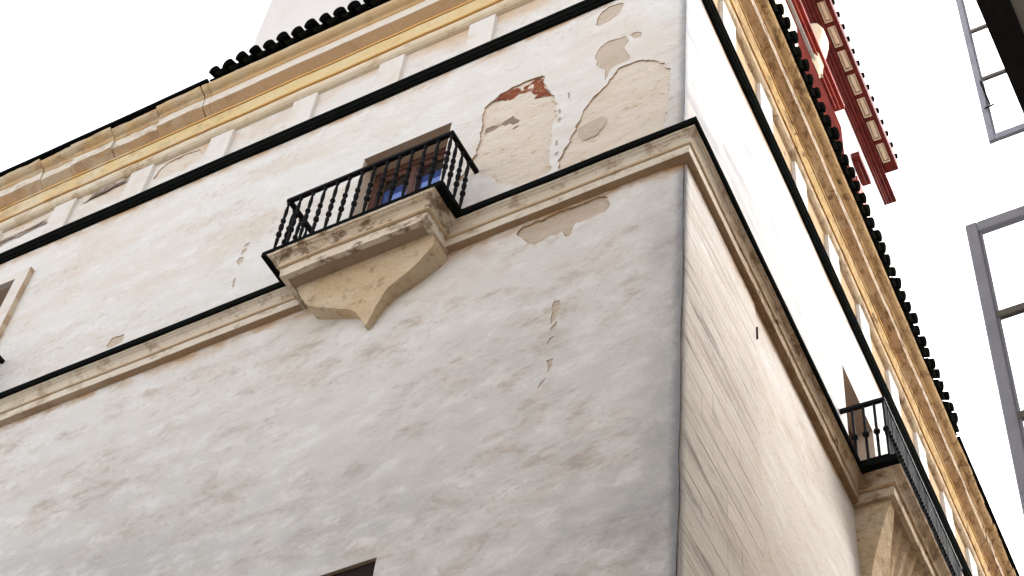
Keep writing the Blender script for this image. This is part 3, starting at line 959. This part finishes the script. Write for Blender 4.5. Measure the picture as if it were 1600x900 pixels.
# ------------------------------------------------------------------ doors and windows of the palace
def glazed_door(P, w, parent, frame_mat, pane_mat):
    u0, u1, z0, z1 = w
    f = MB(P)
    a, b = -0.36, -0.27
    f.box(u0 + .001, u0 + 0.09, a, b, z0, z1 - .001).box(u1 - 0.09, u1 - .001, a, b, z0, z1 - .001).box(u0 + 0.09, u1 - 0.09, a, b - .002, z1 - 0.12, z1 - .001)
    door = f.build('balcony_door', frame_mat, parent, 0.006)
    uc = (u0 + u1) / 2
    for l, r in ((u0 + 0.095, uc - 0.004), (uc + 0.004, u1 - 0.095)):
        g = MB(P)
        c, d = -0.345, -0.285
        g.box(l, l + 0.085, c, d, z0, z1 - 0.125).box(r - 0.085, r, c, d, z0, z1 - 0.125)
        g.box(l + .085, r - .085, c, d - .002, z1 - 0.235, z1 - 0.125).box(l + .085, r - .085, c, d - .002, z0, z0 + 0.45).box(l + .085, r - .085, c + .01, d - .01, z0 + 1.18, z0 + 1.215)
        g.build('door_leaf', frame_mat, door, 0.005)
        zd = z1 - 0.235 - 0.20
        for p, q, pm in ((z0 + .45, z0 + 1.18, pane_mat), (z0 + 1.215, zd, pane_mat), (zd + .002, z1 - .235, M['dark_top'] if pane_mat is M['pane'] else pane_mat)):
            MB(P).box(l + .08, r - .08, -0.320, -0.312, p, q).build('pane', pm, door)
    return door

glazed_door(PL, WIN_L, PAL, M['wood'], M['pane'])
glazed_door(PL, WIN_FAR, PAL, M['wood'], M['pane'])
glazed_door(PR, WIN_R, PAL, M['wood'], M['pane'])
sh_ = MB(PL)
w = WIN_LOW
sh_.box(w[0] + .002, (w[0] + w[1]) / 2 - .003, -0.09, -0.035, w[2], w[3] - .003)  # dark panel painted in place of the unlit opening
dark_panel = sh_.build('opening_dark_panel', M['unlit_opening'], PAL, 0.004)
dark_panel['label'] = 'unlit window opening below the balcony, painted as a dark panel'
MB(PL).box((w[0] + w[1]) / 2 + .003, w[1] - .002, -0.09, -0.035, w[2], w[3] - .003).build('opening_dark_panel', M['unlit_opening'], PAL, 0.004)
# raised surround of the left-hand bay
s = MB(PL)
u0, u1, z1 = WIN_FAR[0], WIN_FAR[1], WIN_FAR[3]
s.box(u1 + 0.001, u1 + 0.215, -0.02, 0.085, 17.36, z1 + 0.16).box(u0 - 0.215, u0 - 0.001, -0.02, 0.085, 17.36, z1 + 0.16).box(u0 - 0.001, u1 + 0.001, -0.02, 0.083, z1 + 0.001, z1 + 0.16)
s.build('window_surround', M['strip'], PAL, 0.005)
MB(PL).box(u1 + 0.216, u1 + 0.228, -0.02, 0.082, 17.36, z1 + 0.155).build('surround_side_shade', M['shaded_brown'], PAL)  # brown strip painting the shadowed side of the surround
# ------------------------------------------------------------------ roof tower
TWR = thing('roof_tower', 'white tower with maroon coffered cornice and red trim rising behind the tiled eaves', 'tower', PR(5, -3, 23.3))
def tp(name, mb, mat, parent=None, bevel=0.0):
    o = mb.build(name, mat, parent or TWR, bevel)
    if parent is None:
        o.matrix_parent_inverse = TWR.matrix_basis.inverted()
    return o
TO = -0.10                               # lane face of the tower
TL = -7.50                               # far left edge
TE = 9.85                                # far end along the lane
body = MB()
c0 = PR(0, TO, 0)
base = [Vector((TL, 0.12, 0)), PR(0.10, TO, 0), PR(TE, TO, 0), Vector((TL, 9.6, 0))]
body.V = [Vector((b.x, b.y, z)) for z in (23.24, 33.5) for b in base]
body.F = [[0, 1, 5, 4], [1, 2, 6, 5], [2, 3, 7, 6], [3, 0, 4, 7], [4, 5, 6, 7]]
body.fm = [0] * 5
tp('tower_wall', body, M['tower'])
# lane face: red painted wall under the hood, hood, console, second small hood
tp('red_panel', MB(PR).box(0.2, 7.15, TO - .02, TO + 0.012, 23.3, 28.12), M['purple'])
tp('red_panel', MB(PR).box(7.15, 8.1, TO - .02, TO + 0.012, 23.3, 27.30), M['purple'])
tp('opening_reveal', MB(PR).box(3.2, 4.85, TO - .01, TO + 0.02, 26.2, 27.85), M['cream'])
h = MB(PR)
h.box(0.2, 6.75, TO - .02, TO + 0.06, 28.10, 28.19).box(0.2, 6.85, TO - .02, TO + 0.11, 28.19, 28.29).box(0.2, 6.92, TO - .02, TO + 0.175, 28.29, 28.40)
tp('window_hood', h, M['red'], None, 0.012)
tp('white_fillet', MB(PR).box(0.2, 6.05, TO + .012, TO + 0.07, 28.075, 28.098), M['strip'])
h = MB(PR)
h.box(7.66, 8.30, TO - .02, TO + 0.15, 27.86, 28.02).box(7.74, 8.22, TO - .02, TO + 0.09, 27.78, 27.858)
tp('window_hood', h, M['maroon'], None, 0.01)
tp('red_panel', MB(PR).box(7.80, 8.25, TO - .02, TO + 0.03, 26.9, 27.5), M['red'])
# console
V, F = [], []
prof = [(0.02, 28.02), (0.09, 28.10), (0.13, 28.30), (0.16, 28.52), (0.215, 28.74), (0.25, 28.92), (0.25, 29.06), (0.20, 29.18), (0.12, 29.24), (0.0, 29.26)]
for u in (5.62, 5.70, 5.95, 6.03):
    k = 0.0 if 5.65 < u < 6.0 else 0.03
    for p, z in prof:
        V.append(PR(u, TO + max(-.02, p - k), z))
n = len(prof)
for i in range(3):
    for k in range(n - 1):
        F.append([i * n + k, i * n + k + 1, (i + 1) * n + k + 1, (i + 1) * n + k])
F += [list(range(n)) + [], list(range(3 * n, 4 * n))]
cs = build('scroll_console', V, F, M['cream'], TWR, None, True)
cs.matrix_parent_inverse = TWR.matrix_basis.inverted()
# main cornice
h = MB(PR)
for z0, z1, p in ((29.40, 29.48, 0.045), (29.48, 29.55, 0.075), (29.55, 29.63, 0.13), (29.63, 29.72, 0.20)):
    h.box(-0.4, TE + p, TO - .02, TO + p, z0, z1)
tp('cornice_moulding', h, M['maroon'], None, 0.015)
ZC = 29.72
pit, ln = 0.535, 0.455
fr = MB(PR)
fr.box(-0.4, 9.42, TO + 0.37, TO + 0.45, ZC, 29.98).box(-0.4, 9.42, TO - .02, TO + 0.220, ZC + .001, 29.98).box(-0.4, 9.42, TO + 0.220, TO + 0.37, ZC + 0.10, 29.98)
tp('coffered_cornice', fr, M['maroon'], None, 0.006)
k = 0
u = 9.42
while u > -0.4:
    a = u - (0.22 if k == 0 else pit - ln)
    tp('coffer_rib', MB(PR).box(a, u, TO + 0.221, TO + 0.369, ZC + .002, ZC + 0.099), M['maroon'])
    b = a - ln
    cf = MB(PR)
    for i, (m_, d_) in enumerate(((0.0, 0.075), (0.028, 0.05), (0.056, 0.09))):
        pass
    cf.box(b + .002, a - .002, TO + .222, TO + .240, ZC + .02, ZC + .098).box(b + .002, a - .002, TO + .350, TO + .368, ZC + .02, ZC + .098)
    cf.box(b + .002, b + .03, TO + .241, TO + .349, ZC + .021, ZC + .098).box(a - .03, a - .002, TO + .241, TO + .349, ZC + .021, ZC + .098)
    cf.box(b + .05, a - .05, TO + .262, TO + .334, ZC + .045, ZC + .098).box(b + .032, a - .032, TO + .238, TO + .358, ZC + .085, ZC + .097)
    tp('coffer_panel', cf, M['cream'])
    u = b
    k += 1
for i in range(36):
    o = link('eaves_tile', COVER, TWR)
    o.matrix_parent_inverse = TWR.matrix_basis.inverted()
    o.location = PR(9.3 - 0.272 * i, TO + 0.475, 29.985)
    o.scale = (0.62, 0.8, 0.7)
    o.rotation_euler = (R(14), 0, ROTZ[PR])
# front face: red window surround whose lower corner shows over the tiles
f = MB(PL)
f.box(-5.66, -5.45, -0.14, -0.06, 25.16, 28.0).box(-5.45, -4.2, -0.14, -0.062, 25.30, 25.5).box(-4.2, -4.0, -0.14, -0.06, 25.16, 28.0)
tp('window_surround', f, M['red'], None, 0.01)

# ------------------------------------------------------------------ neighbouring house at the right
NB = thing('neighbour_house', 'house at the right edge with blue grey casement windows swung open against the sky', 'building', (8, 0, 0))
def np_(name, mb, mat, parent=None, bevel=0.0):
    o = mb.build(name, mat, parent or NB, bevel)
    if parent is None:
        o.matrix_parent_inverse = NB.matrix_basis.inverted()
    return o
WX = 4.72
hw_ = MB()
hw_.box(WX, 14, -12, 22, 0.01, 19.6)  # unseen height set so the house shadows the lane front
np_('house_wall', hw_, M['housewall'])
np_('shading_wing_tall', MB().box(-4.5, WX - .01, -20, -10.6, 0.01, 21.5), M['housewall'])  # unseen tall block added to darken the lower walls
np_('shading_wing_low', MB().box(-26, -4.51, -20, -10.8, 0.01, 12.0), M['housewall'])  # unseen lower block, added to shape the light on the street front
np_('roof_slab', MB().box(WX - .15, 14.2, -12.2, 22.2, 19.602, 19.8), M['slabgrey'])

def casement(y, x0, z0, z1, bars, label):
    """A leaf hinged on the house wall and swung square to it: frame, glazing bars, panes."""
    st, dp = 0.034, 0.024
    f = MB()
    f.box(x0, x0 + st, y, y + dp, z0, z1).box(WX - st - .005, WX - .005, y, y + dp, z0, z1)
    f.box(x0 + st, WX - st - .005, y + .001, y + dp - .001, z0, z0 + 0.05).box(x0 + st, WX - st - .005, y + .001, y + dp - .001, z1 - 0.045, z1)
    f.box(x0 + st, x0 + st + 0.009, y + .007, y + dp - .007, z0 + .05, z1 - .045)
    c = np_('casement_window', f, M['bluegrey'], None, 0.004)
    c['label'] = label
    zs = [z0 + 0.05] + bars + [z1 - 0.045]
    for b in bars:
        np_('glazing_bar', MB().box(x0 + st, WX - st - .005, y + .004, y + dp - .004, b - .012, b + .012), M['greypaint'], c)
    for a, b in zip(zs, zs[1:]):
        np_('pane', MB().box(x0 + st + .005, WX - st - .012, y + .010, y + .014, a + .012, b - .012), M['clear'], c)
    # stay hook and hinge knuckles
    np_('stay_hook', MB().bar((x0 + .03, y - .006, z0 + 0.55), (x0 + .05, y - .012, z0 + 0.30), .008, .008), M['iron'], c)
    np_('stay_hook', MB().bar((x0 + .02, y - .01, z0 + 0.28), (x0 + .07, y - .01, z0 + 0.29), .007, .007), M['iron'], c)
    return c

casement(-6.0, 3.775, 3.95, 5.80, [4.55, 4.97, 5.375], 'lower open casement')
casement(-4.0, 3.60, 9.20, 11.3, [9.79, 10.30, 10.80], 'upper open casement above the dark slab')
casement(-4.88, 3.665, 9.20, 11.3, [9.79, 10.30, 10.80], 'upper casement leaf nearest the street')
sl = MB()
sl.box(3.815, 3.955, -6.4, -3.1, 9.06, 9.17)
e = np_('balcony_slab', sl, M['slabdark'])
np_('slab_soffit', MB().box(3.956, WX - .002, -6.4, -3.1, 9.07, 9.165), M['slabgrey'], e)
